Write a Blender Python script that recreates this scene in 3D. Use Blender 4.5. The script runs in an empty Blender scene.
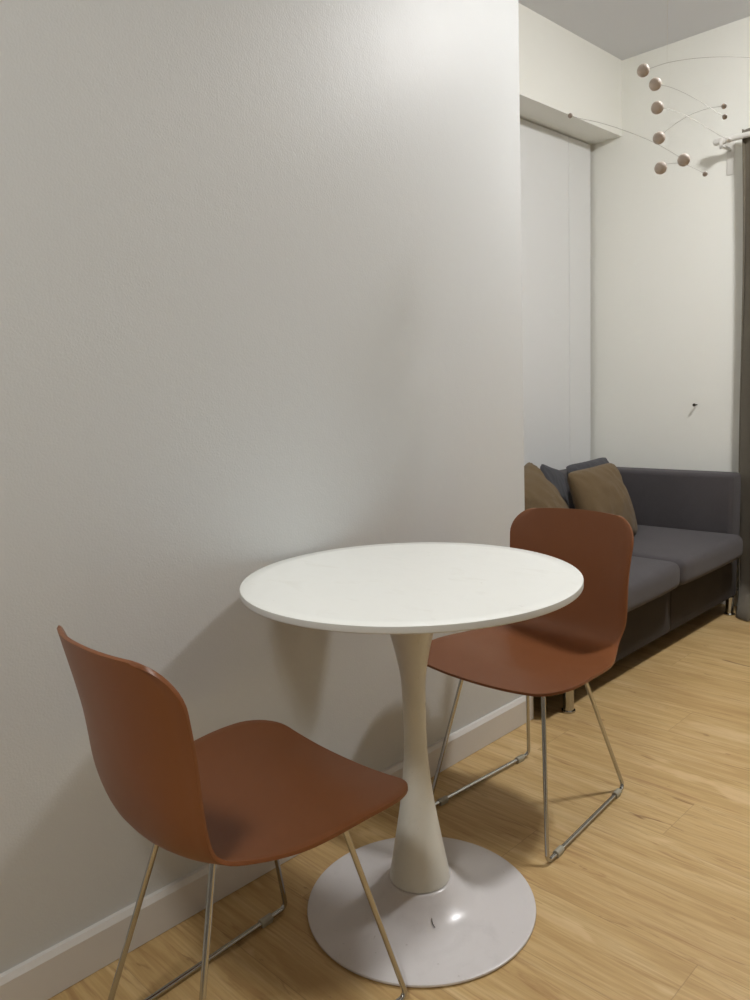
import bpy, bmesh, math, random
from mathutils import Vector, Matrix, noise
random.seed(7)
sc = bpy.context.scene
COL = sc.collection
PI = math.pi

# ------------------------------------------------------------------ helpers
def srgb(r, g, b):
    def f(c):
        c /= 255.0
        return c / 12.92 if c <= 0.04045 else ((c + 0.055) / 1.055) ** 2.4
    return (f(r), f(g), f(b), 1.0)

def link(o, parent=None):
    COL.objects.link(o)
    if parent is not None:
        o.parent = parent
    return o

def obj(name, bm, m, parent=None, smooth=True, angle=40):
    me = bpy.data.meshes.new(name)
    bmesh.ops.recalc_face_normals(bm, faces=bm.faces[:])
    bm.to_mesh(me); bm.free()
    me.materials.append(m)
    o = link(bpy.data.objects.new(name, me), parent)
    if smooth:
        for p in me.polygons: p.use_smooth = True
        a = math.radians(angle)
        bm2 = bmesh.new(); bm2.from_mesh(me)
        for e in bm2.edges:
            if len(e.link_faces) == 2 and e.calc_face_angle(0) > a: e.smooth = False
        bm2.to_mesh(me); bm2.free()
    return o

def thing(name, label, cat, loc=(0, 0, 0), rotz=0, group=None):
    o = bpy.data.objects.new(name, None); COL.objects.link(o)
    o.empty_display_size = 0.05
    o.location = loc; o.rotation_euler = (0, 0, rotz)
    tag(o, label, cat, group)
    return o

def tag(o, label, cat, group=None):
    o['label'] = label; o['category'] = cat
    if group: o['group'] = group
    return o

def struct(name, bm, m, label=None, smooth=False):
    o = obj(name, bm, m, None, smooth)
    o['kind'] = 'structure'
    if label: o['label'] = label
    return o

def add_box(bm, x0, x1, y0, y1, z0, z1, bev=0, seg=3):
    r = bmesh.ops.create_cube(bm, size=1)
    vs = r['verts']
    for v in vs:
        v.co = Vector((x0 + (v.co.x + .5) * (x1 - x0), y0 + (v.co.y + .5) * (y1 - y0), z0 + (v.co.z + .5) * (z1 - z0)))
    if bev:
        es = {e for v in vs for e in v.link_edges}
        bmesh.ops.bevel(bm, geom=list(es), offset=bev, segments=seg, profile=.5, affect='EDGES')
    return bm

def box(*a, **k):
    return add_box(bmesh.new(), *a, **k)

def lathe(prof, n=96, bm=None, loc=(0, 0, 0)):
    """revolve (r, z) profile about z; r == 0 ends are closed to a point"""
    bm = bm or bmesh.new(); rings = []
    for r, z in prof:
        if r < 1e-6:
            rings.append([bm.verts.new((loc[0], loc[1], loc[2] + z))])
        else:
            rings.append([bm.verts.new((loc[0] + r * math.cos(2 * PI * i / n), loc[1] + r * math.sin(2 * PI * i / n), loc[2] + z)) for i in range(n)])
    for a, b in zip(rings, rings[1:]):
        for i in range(n):
            j = (i + 1) % n
            if len(a) == 1 and len(b) == 1: continue
            if len(a) == 1: bm.faces.new((a[0], b[i], b[j]))
            elif len(b) == 1: bm.faces.new((a[i], b[0], a[j]))
            else: bm.faces.new((a[i], b[i], b[j], a[j]))
    return bm

def catmull(P, n=8):
    P = [Vector(p) for p in P]
    Q = [2 * P[0] - P[1]] + P + [2 * P[-1] - P[-2]]; out = []
    for i in range(1, len(Q) - 2):
        p0, p1, p2, p3 = Q[i - 1:i + 3]
        for k in range(n):
            t = k / n
            out.append(.5 * (2 * p1 + (p2 - p0) * t + (2 * p0 - 5 * p1 + 4 * p2 - p3) * t * t + (3 * p1 - p0 - 3 * p2 + p3) * t ** 3))
    out.append(Q[-2].copy())
    return out

def fillet(P, r, n=8):
    P = [Vector(p) for p in P]; out = [P[0]]
    for a, b, c in zip(P, P[1:], P[2:]):
        d1 = (a - b).normalized(); d2 = (c - b).normalized()
        ang = d1.angle(d2); t = r / math.tan(ang / 2)
        s, e = b + d1 * t, b + d2 * t
        cen = b + (d1 + d2).normalized() * (r / math.sin(ang / 2))
        u, w = s - cen, e - cen; tot = u.angle(w)
        for k in range(n + 1):
            f = k / n
            out.append(cen + (u * math.sin((1 - f) * tot) + w * math.sin(f * tot)) / math.sin(tot))
    out.append(P[-1]); return out

def tube(path, r, n=12, bm=None):
    bm = bm or bmesh.new(); path = [Vector(p) for p in path]; rings = []
    up = None
    for i, p in enumerate(path):
        t = (path[min(i + 1, len(path) - 1)] - path[max(i - 1, 0)]).normalized()
        if up is None:
            up = t.orthogonal().normalized()
        up = (up - t * up.dot(t)).normalized(); s = t.cross(up)
        rings.append([bm.verts.new(p + (up * math.cos(2 * PI * k / n) + s * math.sin(2 * PI * k / n)) * r) for k in range(n)])
    for a, b in zip(rings, rings[1:]):
        for k in range(n):
            bm.faces.new((a[k], b[k], b[(k + 1) % n], a[(k + 1) % n]))
    bm.faces.new(rings[0]); bm.faces.new(rings[-1][::-1])
    return bm

def ball(c, r, bm=None, n=28):
    return lathe([(r * math.sin(PI * k / (n // 2)), -r * math.cos(PI * k / (n // 2))) for k in range(n // 2 + 1)], n, bm, c)

# ------------------------------------------------------------------ materials
class NT:
    def __init__(s, name):
        s.m = bpy.data.materials.new(name); s.m.use_nodes = True
        s.t = s.m.node_tree; s.b = s.t.nodes['Principled BSDF']
    def n(s, typ, **k):
        x = s.t.nodes.new(typ)
        for a, v in k.items(): setattr(x, a, v)
        return x
    def put(s, sock, v):
        if hasattr(v, 'is_output') or isinstance(v, bpy.types.NodeSocket): s.t.links.new(v, sock)
        else: sock.default_value = v
    def math(s, op, a, b=None, c=None):
        x = s.n('ShaderNodeMath', operation=op)
        for i, v in enumerate((a, b, c)):
            if v is not None: s.put(x.inputs[i], v)
        return x.outputs[0]
    def coord(s, kind='Object'): return s.n('ShaderNodeTexCoord').outputs[kind]
    def mapping(s, v, scale=(1, 1, 1), loc=(0, 0, 0), rot=(0, 0, 0)):
        x = s.n('ShaderNodeMapping'); s.put(x.inputs['Vector'], v)
        x.inputs['Scale'].default_value = scale; x.inputs['Location'].default_value = loc; x.inputs['Rotation'].default_value = rot
        return x.outputs[0]
    def noise(s, v, scale, detail=3, rough=.5, dist=0):
        x = s.n('ShaderNodeTexNoise'); s.put(x.inputs['Vector'], v)
        x.inputs['Scale'].default_value = scale; x.inputs['Detail'].default_value = detail
        x.inputs['Roughness'].default_value = rough; x.inputs['Distortion'].default_value = dist
        return x.outputs['Fac']
    def ramp(s, f, stops):
        x = s.n('ShaderNodeValToRGB'); s.put(x.inputs[0], f); cr = x.color_ramp
        while len(cr.elements) < len(stops): cr.elements.new(.5)
        for e, (p, c) in zip(cr.elements, stops): e.position = p; e.color = c
        return x.outputs[0]
    def mix(s, f, a, b, mode='MIX'):
        x = s.n('ShaderNodeMix', data_type='RGBA', blend_type=mode)
        s.put(x.inputs[0], f); s.put(x.inputs[6], a); s.put(x.inputs[7], b)
        return x.outputs[2]
    def bump(s, h, strength, dist=.002):
        x = s.n('ShaderNodeBump'); s.put(x.inputs['Height'], h)
        x.inputs['Strength'].default_value = strength; x.inputs['Distance'].default_value = dist
        s.t.links.new(x.outputs[0], s.b.inputs['Normal'])
    def set(s, **k):
        for a, v in k.items(): s.put(s.b.inputs[a.replace('_', ' ')], v)
        return s.m

def g4(v): return (v, v, v, 1)

def paint(name, col, rough, bump=.15, spec=.5, sc_=220):
    t = NT(name); c = t.coord()
    big = t.noise(c, 1.3, 3)
    base = t.mix(t.math('MULTIPLY', big, .12), col, tuple(x * .8 for x in col[:3]) + (1,))
    t.bump(t.math('ADD', t.noise(c, sc_, 2), t.math('MULTIPLY', t.noise(c, 45, 2), .8)), bump, .002)
    rr = t.math('ADD', t.math('MULTIPLY', t.noise(c, 6, 3), .08), rough - .04)
    return t.set(Base_Color=base, Roughness=rr, Specular_IOR_Level=spec)

M = {}
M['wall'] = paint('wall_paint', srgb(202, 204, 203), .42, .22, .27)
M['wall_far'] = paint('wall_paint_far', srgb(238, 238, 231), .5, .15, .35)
M['wall_taupe'] = paint('wall_paint_taupe', srgb(150, 146, 140), .6, .15, .3)
M['panel'] = paint('panel_white', srgb(224, 225, 224), .42, .03, .4)
M['ceiling'] = paint('ceiling_paint', srgb(224, 226, 230), .75, .1, .2)
M['trim'] = paint('trim_paint', srgb(214, 211, 206), .38, .03, .45)
M['dark_gap'] = paint('gap_dark', srgb(70, 66, 60), .8, .02, .2)

def floor_mat():
    t = NT('oak_floor'); c = t.coord()
    sep = t.n('ShaderNodeSeparateXYZ'); t.put(sep.inputs[0], c); X, Y = sep.outputs[0], sep.outputs[1]
    Wd, L = .189, 1.22
    v = t.math('DIVIDE', t.math('SUBTRACT', Y, 1.376), Wd)
    row = t.math('FLOOR', v); fy = t.math('SUBTRACT', v, row)
    u = t.math('SUBTRACT', t.math('DIVIDE', t.math('SUBTRACT', X, .88), L), t.math('MULTIPLY', t.math('ADD', row, 1), .6005))
    col = t.math('FLOOR', u); fx = t.math('SUBTRACT', u, col)
    cmb = t.n('ShaderNodeCombineXYZ'); t.put(cmb.inputs[0], row); t.put(cmb.inputs[1], col)
    wn = t.n('ShaderNodeTexWhiteNoise', noise_dimensions='2D'); t.put(wn.inputs['Vector'], cmb.outputs[0]); pid = wn.outputs['Value']
    # grain coordinates: stretched along the plank, shifted plank by plank
    gc = t.n('ShaderNodeCombineXYZ')
    t.put(gc.inputs[0], t.math('ADD', X, t.math('MULTIPLY', pid, 17.3)))
    t.put(gc.inputs[1], t.math('ADD', Y, t.math('MULTIPLY', pid, 9.1)))
    t.put(gc.inputs[2], t.math('MULTIPLY', pid, 5))
    G = gc.outputs[0]
    wide = t.noise(t.mapping(G, (1.1, 9, 1)), 2.2, 4, .55, .9)
    fine = t.noise(t.mapping(G, (2.2, 60, 1)), 2.5, 4, .6, .5)
    vein = t.noise(t.mapping(G, (1.6, 20, 1)), 2.0, 5, .62, 1.6)
    base = t.ramp(wide, [(.30, srgb(184, 153, 102)), (.5, srgb(204, 174, 122)), (.72, srgb(216, 191, 143))])
    base = t.mix(t.ramp(fine, [(.36, g4(.5)), (.6, g4(0))]), base, srgb(172, 138, 88))
    base = t.mix(t.ramp(vein, [(.56, g4(0)), (.66, g4(.4)), (.76, g4(.65))]), base, srgb(146, 104, 62))
    kn = t.noise(t.mapping(G, (3.6, 17, 1)), 1.5, 4, .6, 1.2)
    pale = t.noise(t.mapping(G, (3.0, 9, 1), loc=(3.3, 1.7, 0)), 1.5, 3, .5, .6)
    base = t.mix(t.ramp(kn, [(.655, g4(0)), (.70, g4(.5)), (.76, g4(.8))]), base, srgb(122, 84, 48))
    base = t.mix(t.ramp(pale, [(.62, g4(0)), (.72, g4(.5))]), base, srgb(226, 200, 154))
    base = t.mix(t.math('MULTIPLY', pid, .22), base, srgb(165, 130, 84))
    # seams
    ey = t.math('MULTIPLY', t.math('MINIMUM', fy, t.math('SUBTRACT', 1, fy)), Wd)
    ex = t.math('MULTIPLY', t.math('MINIMUM', fx, t.math('SUBTRACT', 1, fx)), L)
    e = t.math('MINIMUM', ex, ey)
    seam = t.math('SUBTRACT', 1, t.math('MINIMUM', t.math('DIVIDE', e, .0014), 1))
    base = t.mix(t.math('MULTIPLY', seam, .38), base, srgb(96, 66, 38))
    h = t.math('SUBTRACT', t.math('MULTIPLY', fine, .3), seam)
    t.bump(h, .12, .0008)
    return t.set(Base_Color=base, Roughness=t.math('ADD', .44, t.math('MULTIPLY', fine, .12)), Specular_IOR_Level=.4)
M['floor'] = floor_mat()

def plastic(name, col, rough, spec=.5):
    t = NT(name); c = t.coord()
    n = t.noise(c, 9, 4)
    base = t.mix(t.math('MULTIPLY', n, .18), col, tuple(x * .78 for x in col[:3]) + (1,))
    t.bump(t.noise(c, 900, 2), .06, .0006)
    return t.set(Base_Color=base, Roughness=t.math('ADD', rough - .05, t.math('MULTIPLY', n, .1)), Specular_IOR_Level=spec)
M['shell'] = plastic('chair_brown', srgb(126, 76, 43), .40, .45)
M['glide'] = plastic('clear_glide', srgb(170, 166, 150), .35, .5)

def metal(name, col, rough):
    t = NT(name); c = t.coord()
    n = t.noise(t.mapping(c, (60, 60, 8)), 3, 3)
    return t.set(Base_Color=col, Metallic=1.0, Roughness=t.math('ADD', rough, t.math('MULTIPLY', n, .06)))
M['chrome'] = metal('chrome', srgb(188, 188, 186), .07)
M['steel'] = metal('steel_wire', srgb(185, 182, 175), .35)

def table_top_mat():
    t = NT('table_top_white'); c = t.coord()
    sm = t.noise(t.mapping(c, (6, 11, 1), rot=(0, 0, .5)), 1.6, 6, .6, .6)
    base = t.mix(t.ramp(sm, [(.56, g4(0)), (.72, g4(.28))]), srgb(246, 248, 244), srgb(220, 219, 210))
    sc2 = t.noise(t.mapping(c, (14, 40, 1), rot=(0, 0, -.35)), 1.3, 4, .6, .5)
    base = t.mix(t.ramp(sc2, [(.70, g4(0)), (.76, g4(.35))]), base, srgb(165, 163, 152))
    return t.set(Base_Color=base, Roughness=t.math('ADD', .16, t.math('MULTIPLY', sm, .12)), Specular_IOR_Level=.6)
M['table_top'] = table_top_mat()
M['edge'] = plastic('table_edge_white', srgb(206, 207, 203), .45, .4)

def lacquer(name, col, rough):
    t = NT(name); c = t.coord()
    d = t.noise(t.mapping(c, (7, 7, 7)), 1.5, 6, .6, .8)
    base = t.mix(t.ramp(d, [(.55, g4(0)), (.75, g4(.22))]), col, tuple(x * .6 for x in col[:3]) + (1,))
    sp = t.noise(c, 120, 2)
    base = t.mix(t.ramp(sp, [(.72, g4(0)), (.78, g4(.3))]), base, srgb(130, 124, 116))
    return t.set(Base_Color=base, Roughness=t.math('ADD', rough, t.math('MULTIPLY', d, .1)), Specular_IOR_Level=.5)
M['lacquer'] = lacquer('white_lacquer', srgb(214, 211, 211), .2)
M['lacquer_column'] = lacquer('column_lacquer', srgb(214, 215, 209), .24)
M['scratch'] = plastic('scratch_dark', srgb(70, 64, 58), .6, .2)

def fabric(name, col, col2, scale=700, sheen=.3, wr=0):
    t = NT(name); c = t.coord()
    w1 = t.n('ShaderNodeTexWave', bands_direction='Y'); t.put(w1.inputs['Vector'], c); w1.inputs['Scale'].default_value = scale * .35; w1.inputs['Distortion'].default_value = 1.5
    w2 = t.n('ShaderNodeTexWave', bands_direction='Z'); t.put(w2.inputs['Vector'], c); w2.inputs['Scale'].default_value = scale * .35; w2.inputs['Distortion'].default_value = 1.5
    wv = t.math('MULTIPLY', t.math('ADD', w1.outputs['Fac'], w2.outputs['Fac']), .5)
    sp = t.noise(c, scale * .4, 3, .7); big = t.noise(c, 5, 4, .6)
    base = t.mix(t.math('MULTIPLY', t.math('ADD', sp, big), .5), col, col2)
    h = t.math('ADD', t.math('MULTIPLY', wv, .5), sp)
    if wr: h = t.math('ADD', h, t.math('MULTIPLY', t.noise(t.mapping(c, (8, 14, 8)), 1.4, 4, .55, .8), wr))
    t.bump(h, .35, .0015 if not wr else .004)
    return t.set(Base_Color=base, Roughness=.92, Specular_IOR_Level=.15, Sheen_Weight=sheen, Sheen_Roughness=.6)
M['sofa'] = fabric('charcoal_weave', srgb(57, 54, 56), srgb(89, 85, 87), 700, .1)
M['sofa_base_shaded'] = fabric('sofa_base_shaded_fabric', srgb(42, 36, 32), srgb(64, 56, 50), 700, .05)  # sofa fabric in a darker brown: shade below the seat cushions painted in
M['brown_cushion'] = fabric('olive_brown_cotton', srgb(88, 72, 51), srgb(114, 96, 69), 500, .1, 2.2)
M['gray_cushion'] = fabric('grey_cotton', srgb(56, 56, 60), srgb(82, 82, 86), 500, .1, 2.2)
M['curtain'] = fabric('taupe_curtain', srgb(96, 88, 74), srgb(124, 116, 100), 400, .2, 1.0)

def wood_ball_mat():
    t = NT('pale_beech'); c = t.coord()
    n = t.noise(t.mapping(c, (40, 40, 180)), 1.0, 3, .5, .4)
    return t.set(Base_Color=t.mix(n, srgb(176, 162, 150), srgb(202, 190, 178)), Roughness=.55, Specular_IOR_Level=.3)
M['wood_ball'] = wood_ball_mat()
M['small_ball'] = plastic('small_ball_wood', srgb(165, 152, 140), .5, .3)
M['thread'] = plastic('white_thread', srgb(225, 222, 214), .7, .2)
M['rod'] = plastic('rod_white', srgb(222, 220, 214), .35, .5)
M['plug'] = plastic('nail_dark', srgb(60, 54, 46), .5, .4)
def emit(name, col, strength):
    t = NT(name)
    n = t.noise(t.coord(), 3, 1)
    return t.set(Base_Color=g4(.8), Emission_Color=col, Emission_Strength=t.math('ADD', strength, t.math('MULTIPLY', n, .001)))

# ------------------------------------------------------------------ the room
YB, ZC, YC = 3.870, 2.700, 2.1125          # back wall, ceiling, end of the wall by the table
XP, XH, ZS = -.7370, -.576, 2.340          # recess, header face, soffit height
XR, YF = 3.1, -2.2
struct('floor', box(-.95, XR + .1, YF - .1, YB + .1, -.06, 0), M['floor'], 'oak-look plank floor')
struct('ceiling', box(-.95, XR + .1, YF - .1, YB + .1, ZC, ZC + .06), M['ceiling'], 'pale grey painted ceiling')
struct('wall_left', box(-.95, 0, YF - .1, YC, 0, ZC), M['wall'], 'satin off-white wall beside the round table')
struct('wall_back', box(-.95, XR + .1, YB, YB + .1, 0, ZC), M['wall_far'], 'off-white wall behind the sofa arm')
struct('wall_right', box(XR, XR + .1, YF, YB, 0, ZC), M['wall_taupe'])
struct('wall_front', box(0, XR, YF - .1, YF, 0, ZC), M['wall_taupe'])
struct('wall_recess', box(-.95, XP - .03, YC, YB, 0, ZC), M['dark_gap'])
struct('trim_1', box(XP - .03, XH, YC, YB, ZS, ZC), M['wall_far'], 'off-white header beam over the panelled recess')
# white panels closing the recess behind the sofa
b = bmesh.new()
add_box(b, XP - .03, XP, YC, 2.86, .0, ZS - .006, .0012, 1)
add_box(b, XP - .03, XP, 2.8625, 3.630, .0, ZS - .006, .0012, 1)
add_box(b, XP - .03, XP, 3.6325, 3.846, .0, ZS - .006, .0012, 1)
struct('door_1', b, M['panel'], 'white flush panels in the recess behind the sofa')

def baseboard(name, pts_box, label=None):
    bm = bmesh.new()
    prof = [(0, 0.0015), (.016, 0.0015), (.016, .079), (.0085, .0895), (0, .0905)]
    (ax, ay), (bx, by), nx, ny = pts_box
    A = [bm.verts.new((ax + nx * d, ay + ny * d, z)) for d, z in prof]
    B = [bm.verts.new((bx + nx * d, by + ny * d, z)) for d, z in prof]
    n = len(prof)
    for i in range(n): bm.faces.new((A[i], A[(i + 1) % n], B[(i + 1) % n], B[i]))
    bm.faces.new(A); bm.faces.new(B[::-1])
    return struct(name, bm, M['trim'], label)
baseboard('baseboard_left', ((0, YF), (0, YC + .014), 1, 0), 'white baseboard along the wall by the table')
baseboard('baseboard_return', ((0, YC), (-.3, YC), 0, 1))
baseboard('baseboard_back', ((XP, YB), (XR, YB), 0, -1))
baseboard('baseboard_right', ((XR, YF), (XR, YB), -1, 0))

# ------------------------------------------------------------------ chairs
KNOTS = [[0.2146, 0.4146, 0.2299, 0.0001, 0.0225], [0.107, 0.4267, 0.234, -0.0241, 0.014], [-0.0183, 0.4215, 0.221, -0.0216, 0.0121], [-0.1302, 0.4181, 0.1914, 0.0087, 0.0183], [-0.1994, 0.4389, 0.1742, 0.034, 0.0122], [-0.2282, 0.5221, 0.1814, 0.0423, -0.0218], [-0.2461, 0.6373, 0.1833, 0.0522, -0.0127], [-0.2727, 0.7613, 0.194, 0.0567, -0.0001]]
RUN_U = (0.1922, -0.2371); RUN_W = (0.1825, 0.1528)
ATT = ((0.0995, 0.1153, .4125), (-0.1221, 0.0774, .4050))

def shell_bm():
    K = [k for k in KNOTS]
    n = 12; Q = [[2 * a - b for a, b in zip(K[0], K[1])]] + K + [[2 * a - b for a, b in zip(K[-1], K[-2])]]
    S = []
    for i in range(1, len(Q) - 2):
        p0, p1, p2, p3 = Q[i - 1:i + 3]
        for k in range(n):
            t = k / n
            S.append([.5 * (2 * b + (c - a) * t + (2 * a - 5 * b + 4 * c - d) * t * t + (3 * b - a - 3 * c + d) * t ** 3) for a, b, c, d in zip(p0, p1, p2, p3)])
    S.append(Q[-2])
    L = [0]
    for a, b in zip(S, S[1:]): L.append(L[-1] + math.hypot(b[0] - a[0], b[1] - a[1]))
    LT = L[-1]; rcF, rcT = .07, .062
    def at(s):
        for i in range(len(L) - 1):
            if s <= L[i + 1] + 1e-9:
                f = (s - L[i]) / (L[i + 1] - L[i]); return [a + (b - a) * f for a, b in zip(S[i], S[i + 1])]
        return S[-1]
    e = [1 - math.cos(k / 10 * PI / 2) for k in range(10)]
    ss = [rcF * v for v in e] + [rcF + (LT - rcT - rcF) * k / 44 for k in range(45)] + [LT - rcT * v for v in e[::-1]]
    ss[-1] = LT
    bm = bmesh.new(); nt = 25; rows = []
    for s in ss:
        u, z, w, du, dz = at(s); f = w; d2 = LT - s
        if s < rcF: f = w - rcF + math.sqrt(max(0, rcF ** 2 - (rcF - s) ** 2))
        if d2 < rcT: f = w - rcT + math.sqrt(max(0, rcT ** 2 - (rcT - d2) ** 2))
        row = []
        for j in range(nt):
            y = (-1 + 2 * j / (nt - 1)) * f; k = (abs(y) / w) ** 2.2
            uu = u + du * k + 0.001 * max(0, 1 - s / .15) * (1 - (y / w) ** 2)
            k2 = max(0, (abs(y) / f - .93) / .07) * min(1, max(0, (s / LT - .46) / .3))
            uu -= .0045 * k2 ** 2
            zz = z + dz * k + 0.0082 * max(0, 1 - d2 / .15) * (1 - (y / w) ** 2)
            row.append(bm.verts.new((uu, y, zz)))
        rows.append(row)
    for a, b in zip(rows, rows[1:]):
        for j in range(nt - 1):
            bm.faces.new((a[j], b[j], b[j + 1], a[j + 1]))
    return bm

def make_chair(label, loc, rotz, group):
    root = thing('dining_chair', label, 'chair', loc, rotz, group)
    bm = shell_bm()
    me = bpy.data.meshes.new('seat_shell'); bm.to_mesh(me); bm.free(); me.materials.append(M['shell'])
    if me.polygons[len(me.polygons) // 4].normal.z < 0: me.flip_normals()
    for p in me.polygons: p.use_smooth = True
    sh = link(bpy.data.objects.new('seat_shell', me), root)
    so = sh.modifiers.new('thickness', 'SOLIDIFY'); so.thickness = .0065; so.offset = -1; so.use_even_offset = False
    bv = sh.modifiers.new('round', 'BEVEL'); bv.width = .0018; bv.segments = 2; bv.limit_method = 'ANGLE'; bv.angle_limit = math.radians(50)
    bv.harden_normals = False
    r = .0054
    for s in (1, -1):
        p = [(ATT[0][0], s * ATT[0][1], ATT[0][2]), (RUN_U[0] + .003, s * (RUN_W[0] + .001), r + .0035), (RUN_U[1] - .003, s * (RUN_W[1] + .001), r + .0035), (ATT[1][0], s * ATT[1][1], ATT[1][2])]
        leg = obj('sledge_leg', tube(fillet(p, .013, 10), r, 16), M['chrome'], root)
        a, b_ = Vector(p[1]), Vector(p[2]); d = (b_ - a).normalized()
        for f in (.13, .90):
            c = a.lerp(b_, f); g = bmesh.new()
            # a sleeve clipped around the runner with a flat pad underneath
            tube([c - d * .0145, c - d * .013, c + d * .013, c + d * .0145], r + .0030, 16, g)
            mm = Matrix.Translation(Vector((c.x, c.y, .0045))) @ d.to_track_quat('X', 'Z').to_matrix().to_4x4()
            k = bmesh.ops.create_cube(g, size=1)
            for v in k['verts']:
                v.co = mm @ Vector((v.co.x * .026, v.co.y * .013, v.co.z * .0086))
            obj('glide', g, M['glide'], leg)['label'] = 'small translucent plastic glide'
    for (u, w, z) in ATT:
        obj('seat_support', tube([(u, -w, z), (u, w, z)], .005, 12), M['chrome'], root)
    return root

make_chair('brown moulded chair in front, its back to the camera and its seat facing the table', (0.3333, 0.7446, 0), 1.5459, 'brown dining chairs')
make_chair('brown moulded chair behind the round table, in front of the sofa, facing the camera', (0.3097, 1.6491, 0), -1.5657, 'brown dining chairs')

# ------------------------------------------------------------------ table
T = thing('pedestal_table', 'round white pedestal table with a trumpet base between two brown chairs', 'table', (.3598, 1.1586, 0))
R = .3478; zt = .740
top = obj('table_top', lathe([(0, zt), (R - .03, zt), (R - .0016, zt), (R - .0005, zt - .0005), (R, zt - .0016), (R, zt - .0118), (R - .001, zt - .0135), (R - .003, zt - .0143), (0, zt - .0143)], 160), M['table_top'], T, angle=30)
top.data.materials.append(M['edge'])
for p in top.data.polygons:
    if abs(p.normal.z) < .5 or p.normal.z < 0: p.material_index = 1
obj('mounting_plate', lathe([(0, zt - .0148), (.11, zt - .0148), (.11, zt - .0205), (0, zt - .0205)], 64), M['lacquer'], T)
cp = [(.0740, .7180), (.0650, .695), (.0560, .660), (.0460, .619), (.0392, .591), (.0325, .558), (.0259, .514), (.0240, .447), (.0243, .38), (.0284, .312), (.0365, .243), (.0478, .173), (.0560, .126), (.0655, .075)]
cp = [(v.x, v.y) for v in catmull([(a, b, 0) for a, b in cp], 6)] + [(.0662, .0695), (.0650, .0685), (.0, .0685)]
obj('column', lathe([(0, .7180)] + cp, 96), M['lacquer_column'], T, angle=30)
bp = [(.0600, .0680), (.0695, .0668), (.0805, .0575), (.0980, .0440), (.1250, .0295), (.1600, .0210), (.2000, .0145), (.2350, .0105), (.2450, .0092)]
bp = [(v.x, v.y) for v in catmull([(a, b, 0) for a, b in bp], 5)] + [(.2484, .0080), (.2492, .0058), (.2486, .0030), (.2460, .0016), (0, .0016)]
base = obj('base', lathe([(0, .0680)] + bp, 160), M['lacquer'], T, angle=50)
sp = catmull([(.086, -.062, .0398), (.093, -.068, .0358), (.102, -.071, .0318)], 6)
obj('scratch', tube(sp, .0008, 6), M['scratch'], base)['label'] = 'short dark scratch'

# ------------------------------------------------------------------ sofa
S = thing('sofa', 'charcoal fabric two-seat sofa with chrome legs set in the recess', 'sofa', (0, 0, 0))
SY0, SY1, SX0, SX1 = 2.135, 3.775, -.728, .085
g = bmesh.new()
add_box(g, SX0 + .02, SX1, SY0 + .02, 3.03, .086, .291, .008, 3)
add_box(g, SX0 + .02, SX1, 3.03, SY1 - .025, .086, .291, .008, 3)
obj('base_frame', g, M['sofa_base_shaded'], S)['label'] = 'brown fabric front panel, coloured darker for the shade under the seat'
for y0, y1 in ((SY0, SY0 + .104), (SY1 - .120, SY1)):
    g = box(SX0, SX1 + .004, y0, y1, .2915, .674, .022, 5)
    obj('arm', g, M['sofa'], S)
obj('backrest', box(SX0, SX0 + .125, SY0 + .106, SY1 - .122, .294, .678, .03, 5), M['sofa'], S)
def seat_cushion(y0, y1):
    x0, x1, z0, z1 = -.612, .152, .294, .402
    bm = bmesh.new(); add_box(bm, x0, x1, y0, y1, z0, z1)
    bmesh.ops.bevel(bm, geom=bm.edges[:], offset=.036, segments=6, profile=.55, affect='EDGES')
    bmesh.ops.subdivide_edges(bm, edges=[e for e in bm.edges if e.calc_length() > .2], cuts=14, use_grid_fill=True)
    for v in bm.verts:
        fx = (v.co.x - x0) / (x1 - x0) * 2 - 1; fy = (v.co.y - y0) / (y1 - y0) * 2 - 1
        k = max(0, 1 - fx ** 4) * max(0, 1 - fy ** 4)
        if v.co.z > .35: v.co.z += .014 * k + .003 * noise.noise(v.co * 5)
        if v.co.x > x1 - .05: v.co.x += .010 * max(0, 1 - fy ** 4)
        if v.co.x > .02 and v.co.z < .33:                       # the front roll hangs just past the frame
            v.co.x = max(v.co.x, .02)
    return bm
for y0, y1 in ((SY0 + .108, 2.976), (2.980, SY1 - .130)):
    obj('seat_cushion', seat_cushion(y0, y1), M['sofa'], S)
for x in (SX1 - .012, SX0 + .06):
    for y in (2.254, 3.70):
        l = lathe([(0, 0.0006), (.0235, 0.0006), (.0245, .003), (.0235, .007), (.0185, .009), (.0185, .0875), (0, .0875)], 32, None, (x if x > 0 else x, y, 0))
        obj('leg', l, M['chrome'], S)['label'] = 'short chrome leg'

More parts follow.
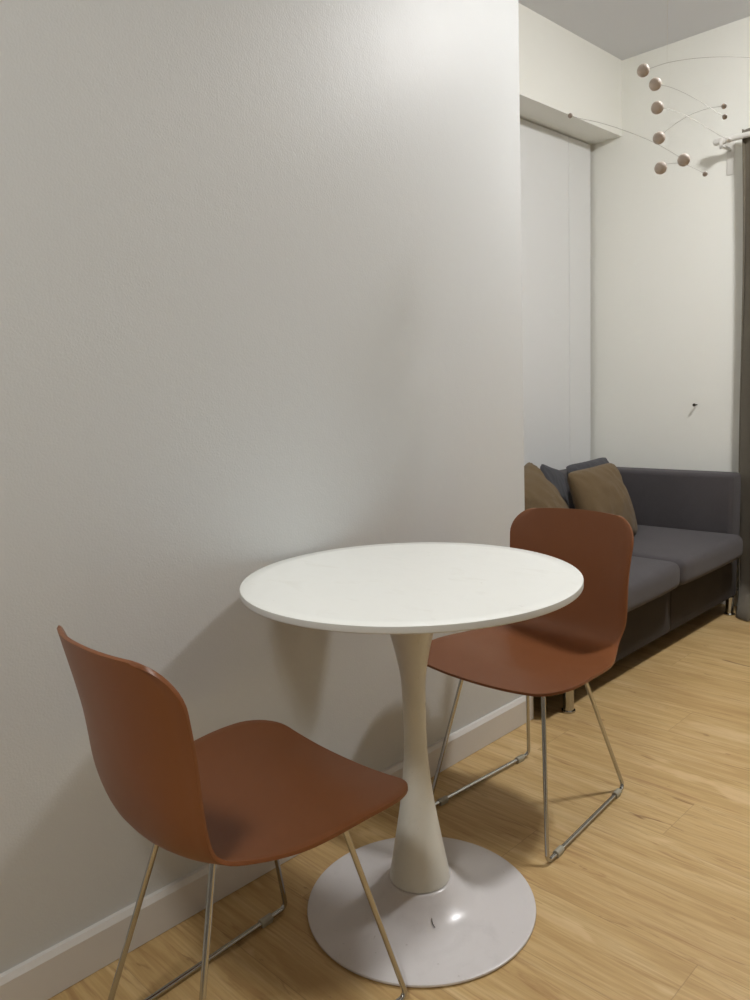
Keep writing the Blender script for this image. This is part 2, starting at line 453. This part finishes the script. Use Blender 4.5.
# ------------------------------------------------------------------ scatter cushions
def cushion(name, mat, label, loc, rot, size=.40, thick=.125, seed=0, group=None):
    bm = bmesh.new(); n = 28; grid = {}
    def prof(u, v):
        a = max(0, 1 - abs(u) ** 2.3) * max(0, 1 - abs(v) ** 2.3)
        return a ** .52
    for side in (1, -1):
        for i in range(n + 1):
            for j in range(n + 1):
                u, v = -1 + 2 * i / n, -1 + 2 * j / n
                edge = i in (0, n) or j in (0, n)
                if edge and side == -1: grid[side, i, j] = grid[1, i, j]; continue
                # sides are drawn in between the corners
                pu = 1 - .06 * (1 - v * v); pv = 1 - .06 * (1 - u * u)
                h = prof(u, v) * thick / 2
                p = Vector((u * size / 2 * pu, v * size / 2 * pv, 0)) * (1 - .085 * (u * v) ** 4)
                q = Vector((p.x * 7 + seed, p.y * 7, seed * 1.7))
                h *= 1 + .13 * noise.noise(q) + .07 * noise.noise(q * 2.6)
                q3 = Vector((p.x * 9 + p.y * 5 + seed, p.y * 22 - p.x * 8, seed))
                h -= .020 * max(0, .35 - abs(noise.noise(q3))) * min(1, h / .03)
                # puckers running in from the corners
                r_ = math.hypot(abs(u) - 1, abs(v) - 1)
                h += .006 * math.sin(math.atan2(abs(v) - 1 + 1e-6, abs(u) - 1 + 1e-6) * 9 + seed) * math.exp(-r_ * 2.2) * (0 if edge else 1) * min(1, r_ * 4)
                grid[side, i, j] = bm.verts.new((p.x, p.y, side * max(h, 0)))
    for side in (1, -1):
        for i in range(n):
            for j in range(n):
                q = [grid[side, i, j], grid[side, i + 1, j], grid[side, i + 1, j + 1], grid[side, i, j + 1]]
                bm.faces.new(q if side == 1 else q[::-1])
    o = obj(name, bm, mat, None, True, 80)
    pts = []
    o.location = loc
    o.rotation_mode = 'QUATERNION'
    o.rotation_quaternion = rot
    tag(o, label, 'cushion', group)
    return o

def lean(tilt, spin, yaw=0):
    """cushion facing +x, leaning back by tilt, spun in its own plane, turned about z"""
    m = Matrix.Rotation(yaw, 3, 'Z') @ Matrix.Rotation(PI / 2 - tilt, 3, 'Y') @ Matrix.Rotation(spin, 3, 'Z')
    return m.to_quaternion()
cushion('throw_cushion', M['gray_cushion'], 'grey throw cushion tucked behind the right-hand brown cushion on the sofa', (-.420, 3.360, .585), lean(.40, .05, -.1), .36, .10, 3, 'throw cushions on the sofa')
cushion('throw_cushion', M['brown_cushion'], 'olive-brown throw cushion nearest the sofa arm, leaning on a grey one', (-.268, 3.120, .578), lean(.35, .05, -.1), .37, .16, 1, 'throw cushions on the sofa')
cushion('throw_cushion', M['gray_cushion'], 'grey throw cushion showing between the two brown cushions on the sofa', (-.480, 3.065, .582), lean(.15, -.22, .3), .34, .10, 8, 'throw cushions on the sofa')
cushion('throw_cushion', M['brown_cushion'], 'olive-brown throw cushion half hidden by the end of the wall', (-.350, 2.745, .602), lean(.52, .30, .1), .37, .15, 5, 'throw cushions on the sofa')

# ------------------------------------------------------------------ curtain and rod
Rd = thing('curtain_rod', 'white curtain rod with a rounded end cap on the back wall', 'curtain rod', (-.045, YB, 2.04))
def rl(x, y, z): return (x + .045, y - YB, z - 2.04)
rz, ry = 2.172, 3.77
obj('rod', tube([rl(-.035, ry, rz), rl(2.4, ry, rz)], .0125, 24), M['rod'], Rd)
g = lathe([(0, -.046), (.009, -.0445), (.0145, -.040), (.0165, -.033), (.0165, .004), (.0145, .008), (0, .008)], 28)
bmesh.ops.rotate(g, verts=g.verts[:], cent=(0, 0, 0), matrix=Matrix.Rotation(PI / 2, 3, 'Y'))
bmesh.ops.translate(g, verts=g.verts[:], vec=rl(-.030, ry, rz))
obj('end_cap', g, M['rod'], Rd)
for bx in (-.036, 2.25):
    g = bmesh.new()
    add_box(g, *[v for v in (bx - .016 + .045, bx + .016 + .045, -.004, -.0005, 0.0, .165)], .001, 2)
    br = obj('bracket', g, M['rod'], Rd)
    g = bmesh.new()
    add_box(g, bx - .007 + .045, bx + .007 + .045, ry - YB - .002, -.003, .104, .1155, .002, 2)
    add_box(g, bx - .007 + .045, bx + .007 + .045, ry - YB - .020, ry - YB - .0145, .106, .142, .002, 2)
    tube([rl(bx, ry - .0165, rz - .024), rl(bx, ry + .0165, rz - .024)], .006, 12, g)
    obj('bracket_arm', g, M['rod'], br)
    g = lathe([(0, -.013), (.006, -.013), (.0075, -.010), (.0075, -.001), (.005, .001), (.005, .008), (0, .008)], 16, None, rl(bx - .004, ry, rz - .020))
    obj('screw', g, M['rod'], br)

def curtain_bm():
    bm = bmesh.new(); nu, nz = 150, 60; rows = []
    x0, x1 = .022, 1.35; zt_ = 2.205
    for k in range(nz + 1):
        f = k / nz; z = zt_ * (1 - f) ; row = []
        puddle = max(0, (f - .945) / .055)
        for i in range(nu + 1):
            t = i / nu; ph = t * 2 * PI * 8.5 + .5
            amp = .036 * (1 + .25 * math.sin(3 * t + 4 * f)) * (.85 + .3 * f)
            x = x0 + (x1 - x0) * t + .012 * math.sin(ph * 2 + 1) + .012 * math.sin(5 * f + 1.0) * (1 - t) + .060 * f * (1 - t)
            y = 3.772 + amp * math.sin(ph + .5 * math.sin(2.2 * f)) - .012 * f
            zz = z
            if puddle > 0:
                ex = math.exp(-((t - .03) / .10) ** 2)
                y -= .075 * puddle ** 1.5 * (.35 + .9 * ex) * (1 + .3 * math.sin(ph * .7))
                x += .018 * puddle ** 1.2 * ex
                zz = max(.004, z - .02 * puddle) + .028 * math.sin(PI * min(1, puddle)) * ex
            if f < .02: y += 0
            row.append(bm.verts.new((x, y, zz)))
        rows.append(row)
    for a, b in zip(rows, rows[1:]):
        for i in range(nu): bm.faces.new((a[i], b[i], b[i + 1], a[i + 1]))
    return bm
cu = obj('curtain', curtain_bm(), M['curtain'], None, True, 80)
m_ = cu.modifiers.new('cloth', 'SOLIDIFY'); m_.thickness = .003; m_.offset = 0
tag(cu, 'dark taupe floor-length curtain hanging at the right edge beside the sofa', 'curtain')

# ------------------------------------------------------------------ mobile
AX, AY = .4897, 2.0630
ARMS = [
 [[0.4386, 2.021, 1.9054], [0.4515, 2.0316, 1.909], [0.4706, 2.0473, 1.9155], [0.4888, 2.0622, 1.9202], [0.5278, 2.0943, 1.9245], [0.5753, 2.1333, 1.9244], [0.6225, 2.172, 1.9198], [0.6696, 2.2107, 1.9104], [0.7072, 2.2416, 1.8985]],
 [[0.4511, 2.0634, 1.8787], [0.4692, 2.0632, 1.8708], [0.4893, 2.063, 1.861], [0.517, 2.0627, 1.8435], [0.5482, 2.0624, 1.8205], [0.5814, 2.062, 1.7938], [0.609, 2.0618, 1.7688], [0.6304, 2.0615, 1.752]],
 [[0.4702, 2.0357, 1.8104], [0.481, 2.0508, 1.8091], [0.4899, 2.0633, 1.8064], [0.5071, 2.0872, 1.7984], [0.5269, 2.1149, 1.7843], [0.5485, 2.1451, 1.7665], [0.5703, 2.1756, 1.7473], [0.5889, 2.2015, 1.7333]],
 [[0.4588, 2.0716, 1.7459], [0.4772, 2.0665, 1.7553], [0.4909, 2.0627, 1.7603], [0.5161, 2.0556, 1.7678], [0.5509, 2.0459, 1.7736], [0.5875, 2.0357, 1.7737], [0.6176, 2.0273, 1.7702], [0.6443, 2.0198, 1.764]],
 [[0.2851, 1.9229, 1.8157], [0.3057, 1.937, 1.8061], [0.3371, 1.9585, 1.795], [0.3683, 1.9799, 1.781], [0.3932, 1.997, 1.7685], [0.4304, 2.0224, 1.7475], [0.4613, 2.0436, 1.7278], [0.4911, 2.0639, 1.7048], [0.5065, 2.0745, 1.692], [0.5204, 2.084, 1.6795]],
 [[0.4699, 2.0597, 1.6667], [0.4806, 2.0615, 1.6731], [0.4918, 2.0634, 1.6734], [0.5128, 2.0668, 1.6704], [0.5372, 2.0709, 1.66], [0.5591, 2.0745, 1.6461], [0.5784, 2.0777, 1.6316]]]
BIG_AT_END = (0, 0, 0, 0, -1, 0)
MB = thing('hanging_mobile', 'hanging mobile of wooden balls on curved wires by the curtain rod', 'mobile', (AX, AY, ZC))
def ml(p): return (p[0] - AX, p[1] - AY, p[2] - ZC)
obj('ceiling_hook', lathe([(0, -.012), (.004, -.012), (.012, -.004), (.014, -.0004), (0, -.0004)], 20), M['rod'], MB)
obj('thread', tube([(-.0057, -.0047, -.010), (-.0057, -.0047, 1.9186 - ZC)], .0004, 6), M['thread'], MB)
obj('thread', tube([(0, 0, 1.9202 - ZC), (0, 0, 1.6734 - ZC)], .0002, 6), M['thread'], MB)
for A, be in zip(ARMS, BIG_AT_END):
    arm = obj('wire_arm', tube([ml(v) for v in catmull(A, 5)], .00055, 8), M['steel'], MB)
    for e in (0, -1):
        big = (e == be)
        obj('wooden_ball' if big else 'end_bead', ball(ml(A[e]), .0158 if big else .0062), M['wood_ball' if big else ('small_ball' if A is not ARMS[2] else 'rod')], arm)

# ------------------------------------------------------------------ nail in the back wall
N = thing('nail', 'small dark nail sticking out of the bare back wall above the sofa', 'nail', (-.170, YB, .986))
g = lathe([(0, 0), (.003, 0), (.003, .030), (.0075, .0305), (.0075, .036), (0, .037)], 12)
bmesh.ops.rotate(g, verts=g.verts[:], cent=(0, 0, 0), matrix=Matrix.Rotation(PI / 2, 3, 'X'))
obj('shaft', g, M['plug'], N)

# ------------------------------------------------------------------ lamps (surface-mounted domes on the ceiling)
def dome(label, x, y, col, strength, r=.11):
    t = thing('ceiling_lamp', label, 'ceiling lamp', (x, y, ZC), 0, 'ceiling lamps')
    obj('lamp_base', lathe([(0, -.0005), (r + .012, -.0005), (r + .012, -.018), (0, -.018)], 48), M['rod'], t)
    obj('diffuser', lathe([(r * math.cos(a), -.019 - .065 * math.sin(a)) for a in [k / 12 * PI / 2 for k in range(12)]] + [(0, -.084)], 48), emit('lamp_glass', col, strength), t)
dome('round ceiling lamp over the sofa end of the room', 1.00, 2.72, (.99, .985, .985, 1), 80, .13)
dome('round ceiling lamp over the near end of the room', 1.13, -.56, (.99, .985, .96, 1), 25, .2)

# ------------------------------------------------------------------ camera, world, view
cam = bpy.data.cameras.new('camera'); co = bpy.data.objects.new('camera', cam); COL.objects.link(co)
r_, u_, f_ = Vector((0.71063, 0.702464, -0.039373)), Vector((-0.071315, 0.127592, 0.98926)), Vector((-0.699943, 0.700189, -0.140767))
mw = Matrix.Identity(4)
for i in range(3):
    mw[i][0], mw[i][1], mw[i][2] = r_[i], u_[i], -f_[i]
mw.translation = (1.42521, 0, 1.12411)
co.matrix_world = mw
cam.sensor_fit = 'VERTICAL'; cam.sensor_height = 36; cam.sensor_width = 27; cam.lens = 36 * .77844
cam.clip_start = .02
sc.camera = co
w = bpy.data.worlds.new('world'); sc.world = w; w.use_nodes = True
w.node_tree.nodes['Background'].inputs[0].default_value = (.02, .02, .02, 1)
sc.view_settings.view_transform = 'Standard'; sc.view_settings.look = 'None'
sc.view_settings.gamma = 1; sc.view_settings.use_curve_mapping = False
sc.view_settings.exposure = 1.55
sc.cycles.use_denoising = True
sc.cycles.max_bounces = 10; sc.cycles.diffuse_bounces = 6
